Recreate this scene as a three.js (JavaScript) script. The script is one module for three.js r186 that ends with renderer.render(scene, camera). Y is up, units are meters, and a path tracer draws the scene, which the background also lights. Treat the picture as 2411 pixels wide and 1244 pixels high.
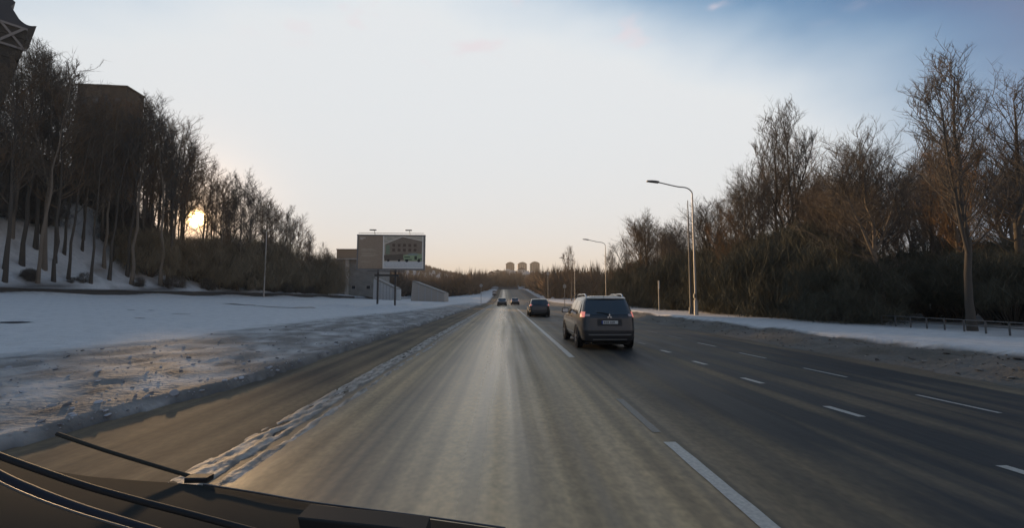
import * as THREE from 'three';
import { mergeGeometries, toCreasedNormals } from 'three/addons/utils/BufferGeometryUtils.js';
import { ImprovedNoise } from 'three/addons/math/ImprovedNoise.js';

// ------------------------------------------------------------------ camera, sky, sun, exposure
const scene = new THREE.Scene();
const F = 1000, CX = 1205.5, CY = 622, VX = 1188, HY = 700;          // focal length and vanishing point of the photograph, in its pixels
const camera = new THREE.PerspectiveCamera(2 * Math.atan(CY / F) * 180 / Math.PI, 2411 / 1244, 0.05, 6000);
const EYE = new THREE.Vector3(0, 1.65, 0);
camera.position.copy(EYE);
camera.rotation.order = 'YXZ';
camera.rotation.set(Math.atan((HY - CY) / F), -Math.atan((CX - VX) / F), 0);
scene.add(camera);
camera.updateMatrixWorld(true);
function ray(px, py) { return new THREE.Vector3((px - CX) / F, (CY - py) / F, -1).applyEuler(camera.rotation); }
function atDepth(px, py, z) { const d = ray(px, py); return d.multiplyScalar(z / -d.z).add(EYE); }     // point z metres ahead
function onGround(px, py, y = 0) { const d = ray(px, py); return d.multiplyScalar((y - EYE.y) / d.y).add(EYE); }
const pxOf = (x, z) => VX + F * x / -z;                                // column of a place on the ground

const SUN = ray(465, 515).normalize();
const clamp = (v, a = 0, b = 1) => Math.min(b, Math.max(a, v));
const smooth = (a, b, v) => { const t = clamp((v - a) / (b - a)); return t * t * (3 - 2 * t); };
const lerp = (a, b, t) => a + (b - a) * t;
const noiseObj = (() => { const r = Math.random; let s = 12345; Math.random = () => (s = (s * 16807) % 2147483647) / 2147483647; const n = new ImprovedNoise(); Math.random = r; return n; })();
const N3 = (x, y, z) => noiseObj.noise(x, y, z);
const fbm = (x, y, z, o = 4) => { let a = 0, g = 0.5; for (let i = 0; i < o; i++) { a += g * N3(x, y, z); x = x * 2.03 + 7.1; y = y * 2.03 + 3.3; z = z * 2.03 + 1.7; g *= 0.5; } return a; };

{
  const w = 2048, h = 1024, data = new Float32Array(w * h * 4), R = 180 / Math.PI;
  for (let j = 0; j < h; j++) {
    const el = ((j + 0.5) / h - 0.5) * Math.PI, ce = Math.cos(el), se = Math.sin(el);
    for (let i = 0; i < w; i++) {
      const a = ((i + 0.5) / w - 0.5) * 2 * Math.PI, x = Math.cos(a) * ce, z = Math.sin(a) * ce, o = (j * w + i) * 4;
      const az = Math.atan2(x, -z) * R, e = Math.max(0, el * R);
      const ths = Math.acos(clamp(x * SUN.x + se * SUN.y + z * SUN.z, -1, 1)) * R;
      // clear winter air: paler towards the horizon; unseen rear side brightened for fill light
      const up = smooth(0, 55, e), away = smooth(40, 160, ths);
      let r = lerp(lerp(0.095, 0.40, away), 0.075, up), g = lerp(lerp(0.185, 0.38, away), 0.15, up), b = lerp(lerp(0.30, 0.40, away), 0.27, up);
      // thin bright veil of haze over the sun's part of the sky
      const q = Math.hypot((az + 9) / 56, e / 38) + 0.13 * fbm(az * 0.035 + 5, e * 0.07, 2.1, 5);
      r = lerp(r, 0.70, 1 - smooth(0.85, 1.20, q)); g = lerp(g, 0.73, 1 - smooth(0.86, 1.24, q)); b = lerp(b, 0.755, 1 - smooth(0.88, 1.30, q));
      // rosy cloud wisps above the veil
      const c = smooth(0.16, 0.42, fbm(az * 0.11 + 1.4, e * 0.3, 9.2, 5)) * smooth(27, 33, e) * (1 - smooth(46, 60, e)) * (1 - smooth(30, 70, Math.abs(az - 10)));
      r = lerp(r, 0.72, c * 0.6); g = lerp(g, 0.62, c * 0.6); b = lerp(b, 0.66, c * 0.6);
      // warm low air towards the sunset
      const wm = Math.exp(-e / 5) * (1 - smooth(35, 110, ths)) * 0.85;
      r = lerp(r, 1.1, wm); g = lerp(g, 0.80, wm); b = lerp(b, 0.47, wm);
      const gl = Math.exp(-ths / 2.6);
      r += 2.0 * gl; g += 1.0 * gl; b += 0.25 * gl;
      const dsc = Math.exp(-((ths / 0.5) ** 2));
      r += 80 * dsc; g += 50 * dsc; b += 20 * dsc;
      data[o] = r; data[o + 1] = g; data[o + 2] = b; data[o + 3] = 1;
    }
  }
  const sky = new THREE.DataTexture(data, w, h, THREE.RGBAFormat, THREE.FloatType);
  sky.mapping = THREE.EquirectangularReflectionMapping; sky.magFilter = THREE.LinearFilter; sky.needsUpdate = true;
  scene.background = sky; scene.environment = sky;
}
const sun = new THREE.DirectionalLight(new THREE.Color().setRGB(1, 0.64, 0.32), 5);
sun.position.copy(SUN).multiplyScalar(300); sun.castShadow = true; sun.shadow.radius = 3;
Object.assign(sun.shadow.camera, { left: -180, right: 180, top: 120, bottom: -120, near: 1, far: 900 });
scene.add(sun, sun.target);
const renderer = new THREE.WebGLRenderer({ antialias: true });
renderer.toneMapping = THREE.LinearToneMapping;
renderer.toneMappingExposure = 1.14;
renderer.shadowMap.enabled = true;
scene.fog = new THREE.FogExp2(new THREE.Color().setRGB(1, 0.90, 0.74), 0.0005);

// ------------------------------------------------------------------ helpers
function rng(seed) { let a = seed >>> 0; return () => { a = (a + 0x6D2B79F5) | 0; let t = Math.imul(a ^ (a >>> 15), 1 | a); t = (t + Math.imul(t ^ (t >>> 7), 61 | t)) ^ t; return ((t ^ (t >>> 14)) >>> 0) / 4294967296; }; }
const taken = {};
function numbered(n) { const k = taken[n] = (taken[n] ?? -1) + 1; return k ? `${n}_${String(k).padStart(3, '0')}` : n; }
const lin = (r, g, b) => new THREE.Color().setRGB(r, g, b);
const mat = (c, roughness = 0.8, more = {}) => new THREE.MeshStandardMaterial({ color: Array.isArray(c) ? lin(...c) : c, roughness, metalness: 0, ...more });
function shadowed(o) { o.traverse(m => { if (m.isMesh) m.castShadow = m.receiveShadow = true; }); return o; }
function tag(o, label, category, group) { o.userData.label = label; o.userData.category = category; if (group) o.userData.group = group; return o; }
function thing(name, label, category, group, pos) { const g = new THREE.Group(); g.name = numbered(name); tag(g, label, category, group); if (pos) g.position.copy(pos); scene.add(g); return g; }
function part(name, geo, m, parent) { const o = new THREE.Mesh(geo, m); o.name = name; o.castShadow = o.receiveShadow = true; parent.add(o); return o; }
function struct(name, geo, m, kind = 'structure') { const o = part(numbered(name), geo, m, scene); o.userData.kind = kind; return o; }
function copy(o, label, pos, turn, s) { const c = o.clone(); c.name = numbered(o.userData.stem); c.userData = { ...o.userData, label }; scene.add(c); c.position.copy(pos); c.rotation.y = turn; if (s) c.scale.set(...s); return c; }
function box(w, h, d, x = 0, y = 0, z = 0) { const g = new THREE.BoxGeometry(w, h, d); g.translate(x, y, z); return g; }
function bevelBox(w, h, d, x = 0, y = 0, z = 0, r = 0.02) {
  const s = new THREE.Shape(), a = w / 2 - r, b = h / 2 - r;
  s.moveTo(-a, -b); s.lineTo(a, -b); s.lineTo(a, b); s.lineTo(-a, b); s.closePath();
  const g = new THREE.ExtrudeGeometry(s, { depth: d - 2 * r, bevelEnabled: true, bevelThickness: r, bevelSize: r, bevelSegments: 2 });
  g.translate(x, y, z - d / 2 + r); return g;
}
function tube(pts, r, seg = 24, sides = 8) { return new THREE.TubeGeometry(new THREE.CatmullRomCurve3(pts.map(p => p.isVector3 ? p : new THREE.Vector3(...p))), seg, r, sides); }
function pole(r0, r1, h, sides = 12) { const g = new THREE.CylinderGeometry(r1, r0, h, sides); g.translate(0, h / 2, 0); return g; }
function meshOf(pos, idx, uv, col) {
  const g = new THREE.BufferGeometry();
  g.setAttribute('position', new THREE.Float32BufferAttribute(pos, 3));
  if (uv) g.setAttribute('uv', new THREE.Float32BufferAttribute(uv, 2));
  if (col) g.setAttribute('color', new THREE.Float32BufferAttribute(col, 3));
  g.setIndex(idx); g.computeVertexNormals(); return g;
}
function gridGeo(xs, zs, f) {              // f(x, z) -> { p:[x,y,z], c:[r,g,b], uv }
  const pos = [], uv = [], col = [], idx = [], nx = xs.length;
  for (const z of zs) for (const x of xs) { const q = f(x, z); pos.push(...q.p); uv.push(...(q.uv ?? [q.p[0], q.p[2]])); col.push(...(q.c ?? [1, 1, 1])); }
  for (let j = 0; j + 1 < zs.length; j++) for (let i = 0; i + 1 < nx; i++) { const a = j * nx + i, b = a + 1, c = a + nx, d = c + 1; idx.push(a, b, c, b, d, c); }
  return meshOf(pos, idx, uv, col);
}
function noiseTex(n, f, srgb) {           // f(u, v) -> [r, g, b] 0..1, tiles by blending
  const d = new Uint8Array(n * n * 4);
  for (let j = 0; j < n; j++) for (let i = 0; i < n; i++) { const c = f(i / n, j / n), o = (j * n + i) * 4; d[o] = 255 * clamp(c[0]); d[o + 1] = 255 * clamp(c[1]); d[o + 2] = 255 * clamp(c[2]); d[o + 3] = 255; }
  const t = new THREE.DataTexture(d, n, n); t.wrapS = t.wrapT = THREE.RepeatWrapping; t.magFilter = THREE.LinearFilter; t.minFilter = THREE.LinearMipmapLinearFilter; t.generateMipmaps = true;
  if (srgb) t.colorSpace = THREE.SRGBColorSpace; t.needsUpdate = true; return t;
}
function tileFbm(u, v, s, o, seed) {      // wraps in u and v
  const f = (a, b) => fbm(a * s, b * s, seed, o);
  return f(u, v) * (1 - u) * (1 - v) + f(u - 1, v) * u * (1 - v) + f(u, v - 1) * (1 - u) * v + f(u - 1, v - 1) * u * v;
}

// ------------------------------------------------------------------ terrain
const KERB = z => -4.85 - 0.55 * smooth(9, 4.5, -z) + 0.10 * N3(z * 0.7, 3, 1) + 0.06 * N3(z * 2.6, 8, 1);
const EDGE = z => 9.35 + 0.35 * smooth(40, 8, -z) * 0 + 0.25 * N3(z * 0.25, 5, 2) + 0.1 * N3(z * 1.1, 5, 7) + smooth(25, 60, -z) * 1.4;
const FOREST = z => -50 + clamp((-42 - z) * 0.12, -3, 8);
const roadY = z => { const d = -z - 105; return d <= 0 ? 0 : 7.5 * smooth(0, 230, d); };
function hillFar(x, z) {
  const d = -z; if (d < 260) return 0;
  const top = 26 + 20 * smooth(-40, -150, x) + 8 * smooth(60, 200, x) + 3 * fbm(x * 0.01, z * 0.006, 4.4, 3);
  return top * smooth(270, 640, d);
}
function height(x, z) {
  const d = -z, ry = roadY(z);
  let y;
  const k = KERB(z), e = EDGE(z);
  if (x < k) {
    const t = k - x;
    const tt = Math.min(t, 60);
    y = 0.03 + 0.10 * smooth(0, 0.14, t) + 0.019 * tt + 0.00052 * tt * tt * smooth(150, 90, d) + 0.1 * smooth(0.3, 2.5, t) * smooth(9, 4, t);
    const near = smooth(70, 20, d) * smooth(0.05, 0.5, t) * smooth(14, 8, t);
    y += near * (0.05 * N3(x * 0.9, z * 0.7, 2) + 0.035 * N3(x * 2.6, z * 1.7, 6) + 0.02 * N3(x * 7, z * 5, 1));
    y += 0.10 * N3(x * 0.12, z * 0.12, 4) * smooth(6, 16, t);
    // ploughed snow heaps far down the verge
    y += 0.5 * smooth(0.05, 0.4, fbm(x * 0.16, z * 0.16, 7.7, 3)) * smooth(38, 50, d) * smooth(95, 75, d) * smooth(4, 10, t) * smooth(26, 18, t);
    const f = FOREST(z) - x;
    if (f > -1.2) {
      y += 0.75 * smooth(-0.6, 0.2, f);
      const hill = 16 * smooth(112, 44, d) + 1.4;
      y += hill * smooth(-1, 23, f) + (f > 24 ? Math.min(f - 24, 60) * 0.10 * smooth(112, 44, d) : 0) + 0.5 * N3(x * 0.3, z * 0.3, 5) * smooth(0, 4, f);
    }
    y += ry * smooth(40, 0, t);
  } else if (x > e) {
    const t = x - e;
    y = 0.02 + 0.22 * smooth(0, 1.3, t) + 0.14 * smooth(2.1, 2.35, t + 0.35 * N3(z * 0.6, 2, 2) + 0.12 * N3(z * 2.4, 7, 2)) + 0.016 * clamp(t - 7, 0, 60);
    const bank = smooth(0, 0.8, t) * smooth(2.9, 1.9, t) * smooth(70, 30, d);
    y += bank * (0.16 * N3(x * 0.9, z * 0.6, 3) + 0.09 * N3(x * 2.6, z * 2.2, 1) + 0.05 * N3(x * 6, z * 6, 4));
    y += 0.05 * N3(x * 0.3, z * 0.3, 8) * smooth(3, 6, t) + ry * smooth(70, 0, t);
  } else y = -0.04 + ry;
  return y + hillFar(x, z) * (d > 330 ? 1 : smooth(8, 40, Math.abs(x - 2)));
}
function hitTerrain(px, py) { const d = ray(px, py); for (let t = 2; t < 900; t *= 1.004) { const p = d.clone().multiplyScalar(t).add(EYE); if (p.y <= height(p.x, p.z)) return p; } return null; }

const snowGrain = noiseTex(512, (u, v) => { const a = tileFbm(u, v, 10, 6, 3.3), b = tileFbm(u, v, 60, 2, 8.8); const s = 0.84 + 0.30 * a + 0.16 * b; return [s, s, s]; });
snowGrain.repeat.set(0.31, 0.31);
const snowBump = noiseTex(512, (u, v) => { const s = 0.5 + 0.55 * tileFbm(u, v, 22, 5, 5.1); return [s, s, s]; });
snowBump.repeat.set(0.5, 0.5);
const snowMat = new THREE.MeshStandardMaterial({ vertexColors: true, roughness: 0.85, map: snowGrain, bumpMap: snowBump, bumpScale: 0.05 });
{
  const xs = [], zs = [];
  for (let x = -900; x < -80; x += 40) xs.push(x);
  for (let x = -80; x < -16; x += 1.6) xs.push(x);
  for (let x = -16; x < -8; x += 0.22) xs.push(x);
  for (let x = -8; x < -4.6; x += 0.085) xs.push(x);
  for (let x = -4.6; x < 8.9; x += 1.5) xs.push(x);
  for (let x = 8.9; x < 13.6; x += 0.11) xs.push(x);
  for (let x = 13.6; x < 40; x += 0.9) xs.push(x);
  for (let x = 40; x <= 900; x += 30) xs.push(x);
  for (let z = 12, s = 1; z > -1400; z -= s) { zs.push(z); s = z > -2 ? 0.5 : clamp(0.085 * (-z / 5), 0.09, 16); }
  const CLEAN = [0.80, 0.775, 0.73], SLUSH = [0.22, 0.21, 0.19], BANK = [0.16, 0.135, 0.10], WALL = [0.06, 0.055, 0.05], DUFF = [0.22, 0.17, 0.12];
  const mix = (a, b, t) => a.map((v, i) => lerp(v, b[i], t));
  const geo = gridGeo(xs, zs, (x, z) => {
    const y = height(x, z), k = KERB(z), e = EDGE(z), d = -z;
    let c = CLEAN;
    if (x < k) {
      const t = k - x, edge = 5.6 + 1.5 * fbm(z * 0.12, x * 0.12, 2, 4) + 3.0 * smooth(14, 5, d) - 1.6 * smooth(20, 50, d);
      const dirty = smooth(edge + 1.1, edge - 1.1, t + 1.2 * fbm(x * 0.9, z * 0.5, 6, 3)) * smooth(130, 60, d);
      const g = clamp(0.78 + 1.3 * fbm(x * 1.1, z * 0.8, 9, 5));
      c = mix(c, SLUSH, dirty * g);
      const gap = smooth(0.24, 0.42, fbm(x * 1.9, z * 1.5, 1.3, 3)) * dirty; c = mix(c, [0.10, 0.09, 0.08], gap * 0.8);
      c = mix(c, [0.13, 0.12, 0.105], 0.85 * smooth(0.75, 0.1, t + 0.5 * fbm(x * 3, z * 1.4, 5.5, 4)) * smooth(-0.25, 0.2, fbm(x * 2.2, z * 1.1, 2.5, 4)));
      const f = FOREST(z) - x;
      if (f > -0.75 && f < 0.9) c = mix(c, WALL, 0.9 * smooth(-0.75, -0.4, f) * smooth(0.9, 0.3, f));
      if (f > 1) c = mix(c, DUFF, 0.75 * smooth(0.05, 0.3, fbm(x * 0.5, z * 0.5, 3.1, 4)));
    } else if (x > e) {
      const t = x - e + 0.35 * N3(z * 0.6, 2, 2) + 0.12 * N3(z * 2.4, 7, 2);
      const dirty = 1 - smooth(2.12, 2.28, t);
      c = mix(c, mix(BANK, SLUSH, clamp(0.25 + 1.1 * fbm(x * 0.8, z * 0.7, 4, 5))), dirty);
      c = mix(c, DUFF, 0.55 * smooth(6.5, 8.5, t + 1.6 * fbm(x * 0.3, z * 0.3, 6.6, 3)) * clamp(0.7 + 1.6 * fbm(x * 0.5, z * 0.6, 1.6, 4)));
    } else c = [0.1, 0.1, 0.1];
    if (hillFar(x, z) > 1 && (x < k || x > e)) c = mix(CLEAN, DUFF, 0.9 * smooth(-0.12, 0.14, fbm(x * 0.05, z * 0.05, 3.1, 5)));
    return { p: [x, y, z], c, uv: [x, z] };
  });
  struct('ground', geo, snowMat);
}
// ------------------------------------------------------------------ road
const lane = (x, c, w) => Math.exp(-(((x - c) / w) ** 2));
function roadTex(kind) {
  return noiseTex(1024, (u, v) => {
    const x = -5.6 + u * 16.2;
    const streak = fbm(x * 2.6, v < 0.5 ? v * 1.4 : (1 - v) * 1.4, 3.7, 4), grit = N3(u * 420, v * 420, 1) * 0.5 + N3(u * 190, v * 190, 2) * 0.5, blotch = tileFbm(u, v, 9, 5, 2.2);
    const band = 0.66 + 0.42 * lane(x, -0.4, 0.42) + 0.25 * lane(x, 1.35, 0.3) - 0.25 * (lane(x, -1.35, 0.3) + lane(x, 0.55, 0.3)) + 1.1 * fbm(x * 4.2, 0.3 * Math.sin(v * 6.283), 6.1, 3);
    const saltGlare = clamp(0.78 * clamp(band, 0.15, 1.15) * smooth(-2.9, -2.2, x) * smooth(3.5, 0.8, x + 1.4 * streak) + 0.14 * smooth(-2.6, -3.2, x) + 0.07 + 0.55 * streak + 0.4 * blotch);  // salted film with warm glare painted into its beige; right lanes kept darker
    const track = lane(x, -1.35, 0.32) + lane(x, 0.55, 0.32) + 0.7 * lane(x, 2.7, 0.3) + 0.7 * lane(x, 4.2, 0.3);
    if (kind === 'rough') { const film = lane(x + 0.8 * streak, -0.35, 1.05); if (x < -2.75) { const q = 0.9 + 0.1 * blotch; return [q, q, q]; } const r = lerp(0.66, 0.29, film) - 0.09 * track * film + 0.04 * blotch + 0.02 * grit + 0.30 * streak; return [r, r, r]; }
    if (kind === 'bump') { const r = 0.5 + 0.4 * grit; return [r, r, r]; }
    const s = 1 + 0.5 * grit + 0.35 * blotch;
    return [lerp(0.024, 0.56, saltGlare) * s, lerp(0.022, 0.395, saltGlare) * s, lerp(0.018, 0.205, saltGlare) * s].map(c => c ** (1 / 2.2));
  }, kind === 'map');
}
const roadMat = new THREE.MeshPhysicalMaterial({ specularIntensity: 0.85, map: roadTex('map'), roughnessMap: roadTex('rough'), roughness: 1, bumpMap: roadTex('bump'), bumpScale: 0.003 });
{
  const zs = []; for (let z = 8; z > -340; z -= 2) zs.push(z);
  const xs = []; for (let i = 0; i <= 24; i++) xs.push(-5.6 + 16.2 * i / 24);
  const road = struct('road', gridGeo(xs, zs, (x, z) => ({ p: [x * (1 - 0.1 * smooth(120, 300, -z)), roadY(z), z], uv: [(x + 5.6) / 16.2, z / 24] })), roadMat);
  const paintTex = noiseTex(256, (u, v) => { const s = 0.72 + 0.5 * tileFbm(u, v, 14, 5, 4.1); return [s, s, s]; });
  const paint = mat([0.7, 0.65, 0.55], 0.5, { map: paintTex }), worn = mat([0.22, 0.20, 0.165], 0.5, { map: paintTex });
  const r = rng(5);
  function dash(x0, x1, z0, z1, w, m) {
    const n = Math.max(4, Math.ceil(Math.abs(z1 - z0) / 0.25)), pos = [], uv = [], idx = [];
    for (let i = 0; i <= n; i++) {
      const t = i / n, z = lerp(z0, z1, t), x = lerp(x0, x1, t), a = w / 2 * (1 + 0.16 * (r() - 0.5)), b = w / 2 * (1 + 0.16 * (r() - 0.5));
      pos.push(x - a, roadY(z) + 0.005, z, x + b, roadY(z) + 0.005, z); uv.push(0, z * 2, w * 2, z * 2);
      if (i) { const k = i * 2; idx.push(k - 2, k - 1, k, k - 1, k + 1, k); }
    }
    part('lane_dash', meshOf(pos, idx, uv), m, road);
  }
  dash(1.92, 1.88, -2.2, -4.95, 0.14, paint);
  dash(1.86, 1.86, -5.3, -7.0, 0.11, worn);
  dash(1.85, 1.80, -11.8, -60, 0.16, paint);
  for (let k = 0; k < 9; k++) dash(4.93, 4.86, -3.65 - k * 2.27, -4.22 - k * 2.27, 0.12, k > 4 ? worn : paint);
  for (let k = 0; k < 12; k++) dash(7.05, 6.95, -6.07 - k * 2.72, -7.2 - k * 2.72, 0.075, k > 3 ? worn : paint);
}
// slush thrown up between the lane and the shoulder
const slushMat = new THREE.MeshStandardMaterial({ vertexColors: true, roughness: 0.7, map: snowGrain, bumpMap: snowBump, bumpScale: 0.03 });
{
  const xs = [], zs = []; for (let i = 0; i <= 26; i++) xs.push(i / 26);
  for (let z = -3.2, s; z > -95; z -= s) { zs.push(z); s = clamp(0.05 * (-z / 5), 0.05, 0.5); }
  struct('slush_ridge', gridGeo(xs, zs, (u, z) => {
    const x = -3.08 + u * 0.72 + 0.07 * N3(z * 0.25, 2, 3), hump = smooth(0, 0.25, u) * smooth(1, 0.72, u);
    const rut = lane(u, 0.66 + 0.04 * N3(z * 0.3, 1, 1), 0.07);
    const n = fbm(x * 10, z * 2.2, 3, 6), m = Math.abs(fbm(x * 8, z * 8, 5, 4)), y = 0.036 * hump * (0.40 + 1.4 * n + 0.9 * m + 0.9 * fbm(x, z * 0.35, 4, 2) - 0.8 * rut) - 0.006;
    const k = clamp(0.5 + 1.8 * fbm(x * 11, z * 3, 8, 6) - 0.8 * rut);
    return { p: [x, y, z], c: [lerp(0.15, 0.50, k), lerp(0.135, 0.46, k), lerp(0.11, 0.40, k)], uv: [x, z] };
  }), slushMat, 'stuff');
}
{ // clods of frozen slush on the verge and the right-hand bank
  const g0 = new THREE.IcosahedronGeometry(1, 1), p = g0.attributes.position;
  for (let i = 0; i < p.count; i++) { const s = 1 + 0.35 * N3(p.getX(i) * 1.7, p.getY(i) * 1.7, p.getZ(i) * 1.7); p.setXYZ(i, p.getX(i) * s, p.getY(i) * s * 0.6, p.getZ(i) * s); }
  g0.computeVertexNormals();
  const r = rng(77), n = 3600, im = new THREE.InstancedMesh(g0, mat([1, 1, 1], 0.85), n), m = new THREE.Matrix4(), q = new THREE.Quaternion(), c = new THREE.Color();
  for (let i = 0; i < n; i++) {
    const left = i < 2400, d = 3.5 + 52 * r() ** 2;
    const x = left ? KERB(-d) - 0.05 - 5.5 * r() ** 1.7 : EDGE(-d) + 0.1 + 2.0 * r(), s = 0.007 + 0.026 * r() ** 5 + (left ? 0 : 0.006);
    q.setFromEuler(new THREE.Euler(r() * 0.5, r() * 6.3, r() * 0.5));
    m.compose(new THREE.Vector3(x, height(x, -d) + s * 0.25, -d), q, new THREE.Vector3(s * (1 + r()), s, s * (1 + r()))); im.setMatrixAt(i, m);
    const k = r(); if (left) c.setRGB(lerp(0.14, 0.5, k), lerp(0.13, 0.5, k), lerp(0.125, 0.51, k)); else c.setRGB(lerp(0.06, 0.34, k * k), lerp(0.05, 0.30, k * k), lerp(0.04, 0.25, k * k));
    im.setColorAt(i, c);
  }
  im.name = 'slush_clods'; im.userData.kind = 'stuff'; im.castShadow = im.receiveShadow = true; scene.add(im);
}
{ // bare wet patches in the snow field
  const wet = mat([0.07, 0.075, 0.085], 0.45, { map: snowGrain }), r = rng(9);
  for (const [ax, ay, bx, by, w] of [[8, 760, 64, 761, 0.55], [520, 716, 745, 727, 0.5], [300, 731, 320, 731, 0.2], [349, 732, 363, 732, 0.2], [405, 740, 450, 741, 0.16], [318, 750, 342, 751, 0.14]]) {
    const a = hitTerrain(ax, ay), b = hitTerrain(bx, by); if (!a || !b) continue;
    const dir = b.clone().sub(a).setY(0), len = dir.length(), side = new THREE.Vector3(-dir.z, 0, dir.x).normalize(), pos = [], idx = [], uv = [], n = 40;
    for (let i = 0; i <= n; i++) for (let j = 0; j <= 6; j++) {
      const t = i / n, ww = w * Math.sqrt(Math.max(0, 1 - (2 * t - 1) ** 4)) * (0.8 + 0.7 * N3(t * 5, ax, 1)), p = a.clone().addScaledVector(dir, t).addScaledVector(side, ww * (j / 3 - 1) + 0.5 * w * N3(t * 4, 5, ax));
      pos.push(p.x, height(p.x, p.z) + 0.03, p.z); uv.push(p.x, p.z);
      if (i && j) { const k = i * 7 + j; idx.push(k - 8, k - 7, k - 1, k - 7, k, k - 1); }
    }
    struct('bare_ground_patch', meshOf(pos, idx, uv), wet);
  }
}

{ // low dark retaining wall at the foot of the wooded slope
  const g = thing('retaining_wall', 'long low dark wall between the snow field and the wooded slope', 'wall'), pos = [], idx = [], cp = [], ci = [], r = rng(66);
  let n = 0;
  for (let z = -36; z > -118; z -= 0.8, n++) {
    const x = FOREST(z) + 0.95, lo = height(x + 0.4, z) - 0.15, hi = height(x + 0.4, z) + 0.62 + 0.07 * N3(z * 0.4, 3, 9);
    pos.push(x + 0.03 * r(), lo, z, x - 0.05, hi, z, x - 1.5, hi + 0.02, z, x - 1.5, lo, z); cp.push(x + 0.06, hi + 0.02, z, x + 0.05, hi + 0.09, z, x - 0.4, hi + 0.10, z);
    if (n) { for (let k = 0; k < 3; k++) { const a = n * 4 + k; idx.push(a - 4, a, a - 3, a, a + 1, a - 3); } for (let k = 0; k < 2; k++) { const a = n * 3 + k; ci.push(a - 3, a, a - 2, a, a + 1, a - 2); } }
  }
  part('wall_face', meshOf(pos, idx), mat([0.07, 0.063, 0.055], 0.9), g); part('coping', meshOf(cp, ci), mat([0.16, 0.15, 0.14], 0.9), g);
}
// ------------------------------------------------------------------ trees
function limbs() {
  const pos = [], idx = [], v = new THREE.Vector3(), a = new THREE.Vector3(), b = new THREE.Vector3(), up = new THREE.Vector3(0, 1, 0), ex = new THREE.Vector3(1, 0, 0);
  return {
    path(pts, radii, n) {
      let prev = -1;
      for (let i = 0; i < pts.length; i++) {
        const last = i === pts.length - 1;
        v.subVectors(pts[Math.min(i + 1, pts.length - 1)], pts[Math.max(i - 1, 0)]).normalize();
        a.crossVectors(v, Math.abs(v.y) > 0.9 ? ex : up).normalize(); b.crossVectors(v, a);
        const start = pos.length / 3;
        if (last && radii[i] < 0.006) {
          pos.push(pts[i].x, pts[i].y, pts[i].z);
          for (let k = 0; k < n; k++) idx.push(prev + k, prev + (k + 1) % n, start);
        } else {
          for (let k = 0; k < n; k++) { const t = k / n * 2 * Math.PI, c = Math.cos(t) * radii[i], s = Math.sin(t) * radii[i]; pos.push(pts[i].x + a.x * c + b.x * s, pts[i].y + a.y * c + b.y * s, pts[i].z + a.z * c + b.z * s); }
          if (i) for (let k = 0; k < n; k++) { const k2 = (k + 1) % n; idx.push(prev + k, prev + k2, start + k, prev + k2, start + k2, start + k); }
        }
        prev = start;
      }
    },
    get count() { return idx.length / 3; },
    geo() { return meshOf(pos, idx); }
  };
}
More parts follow.
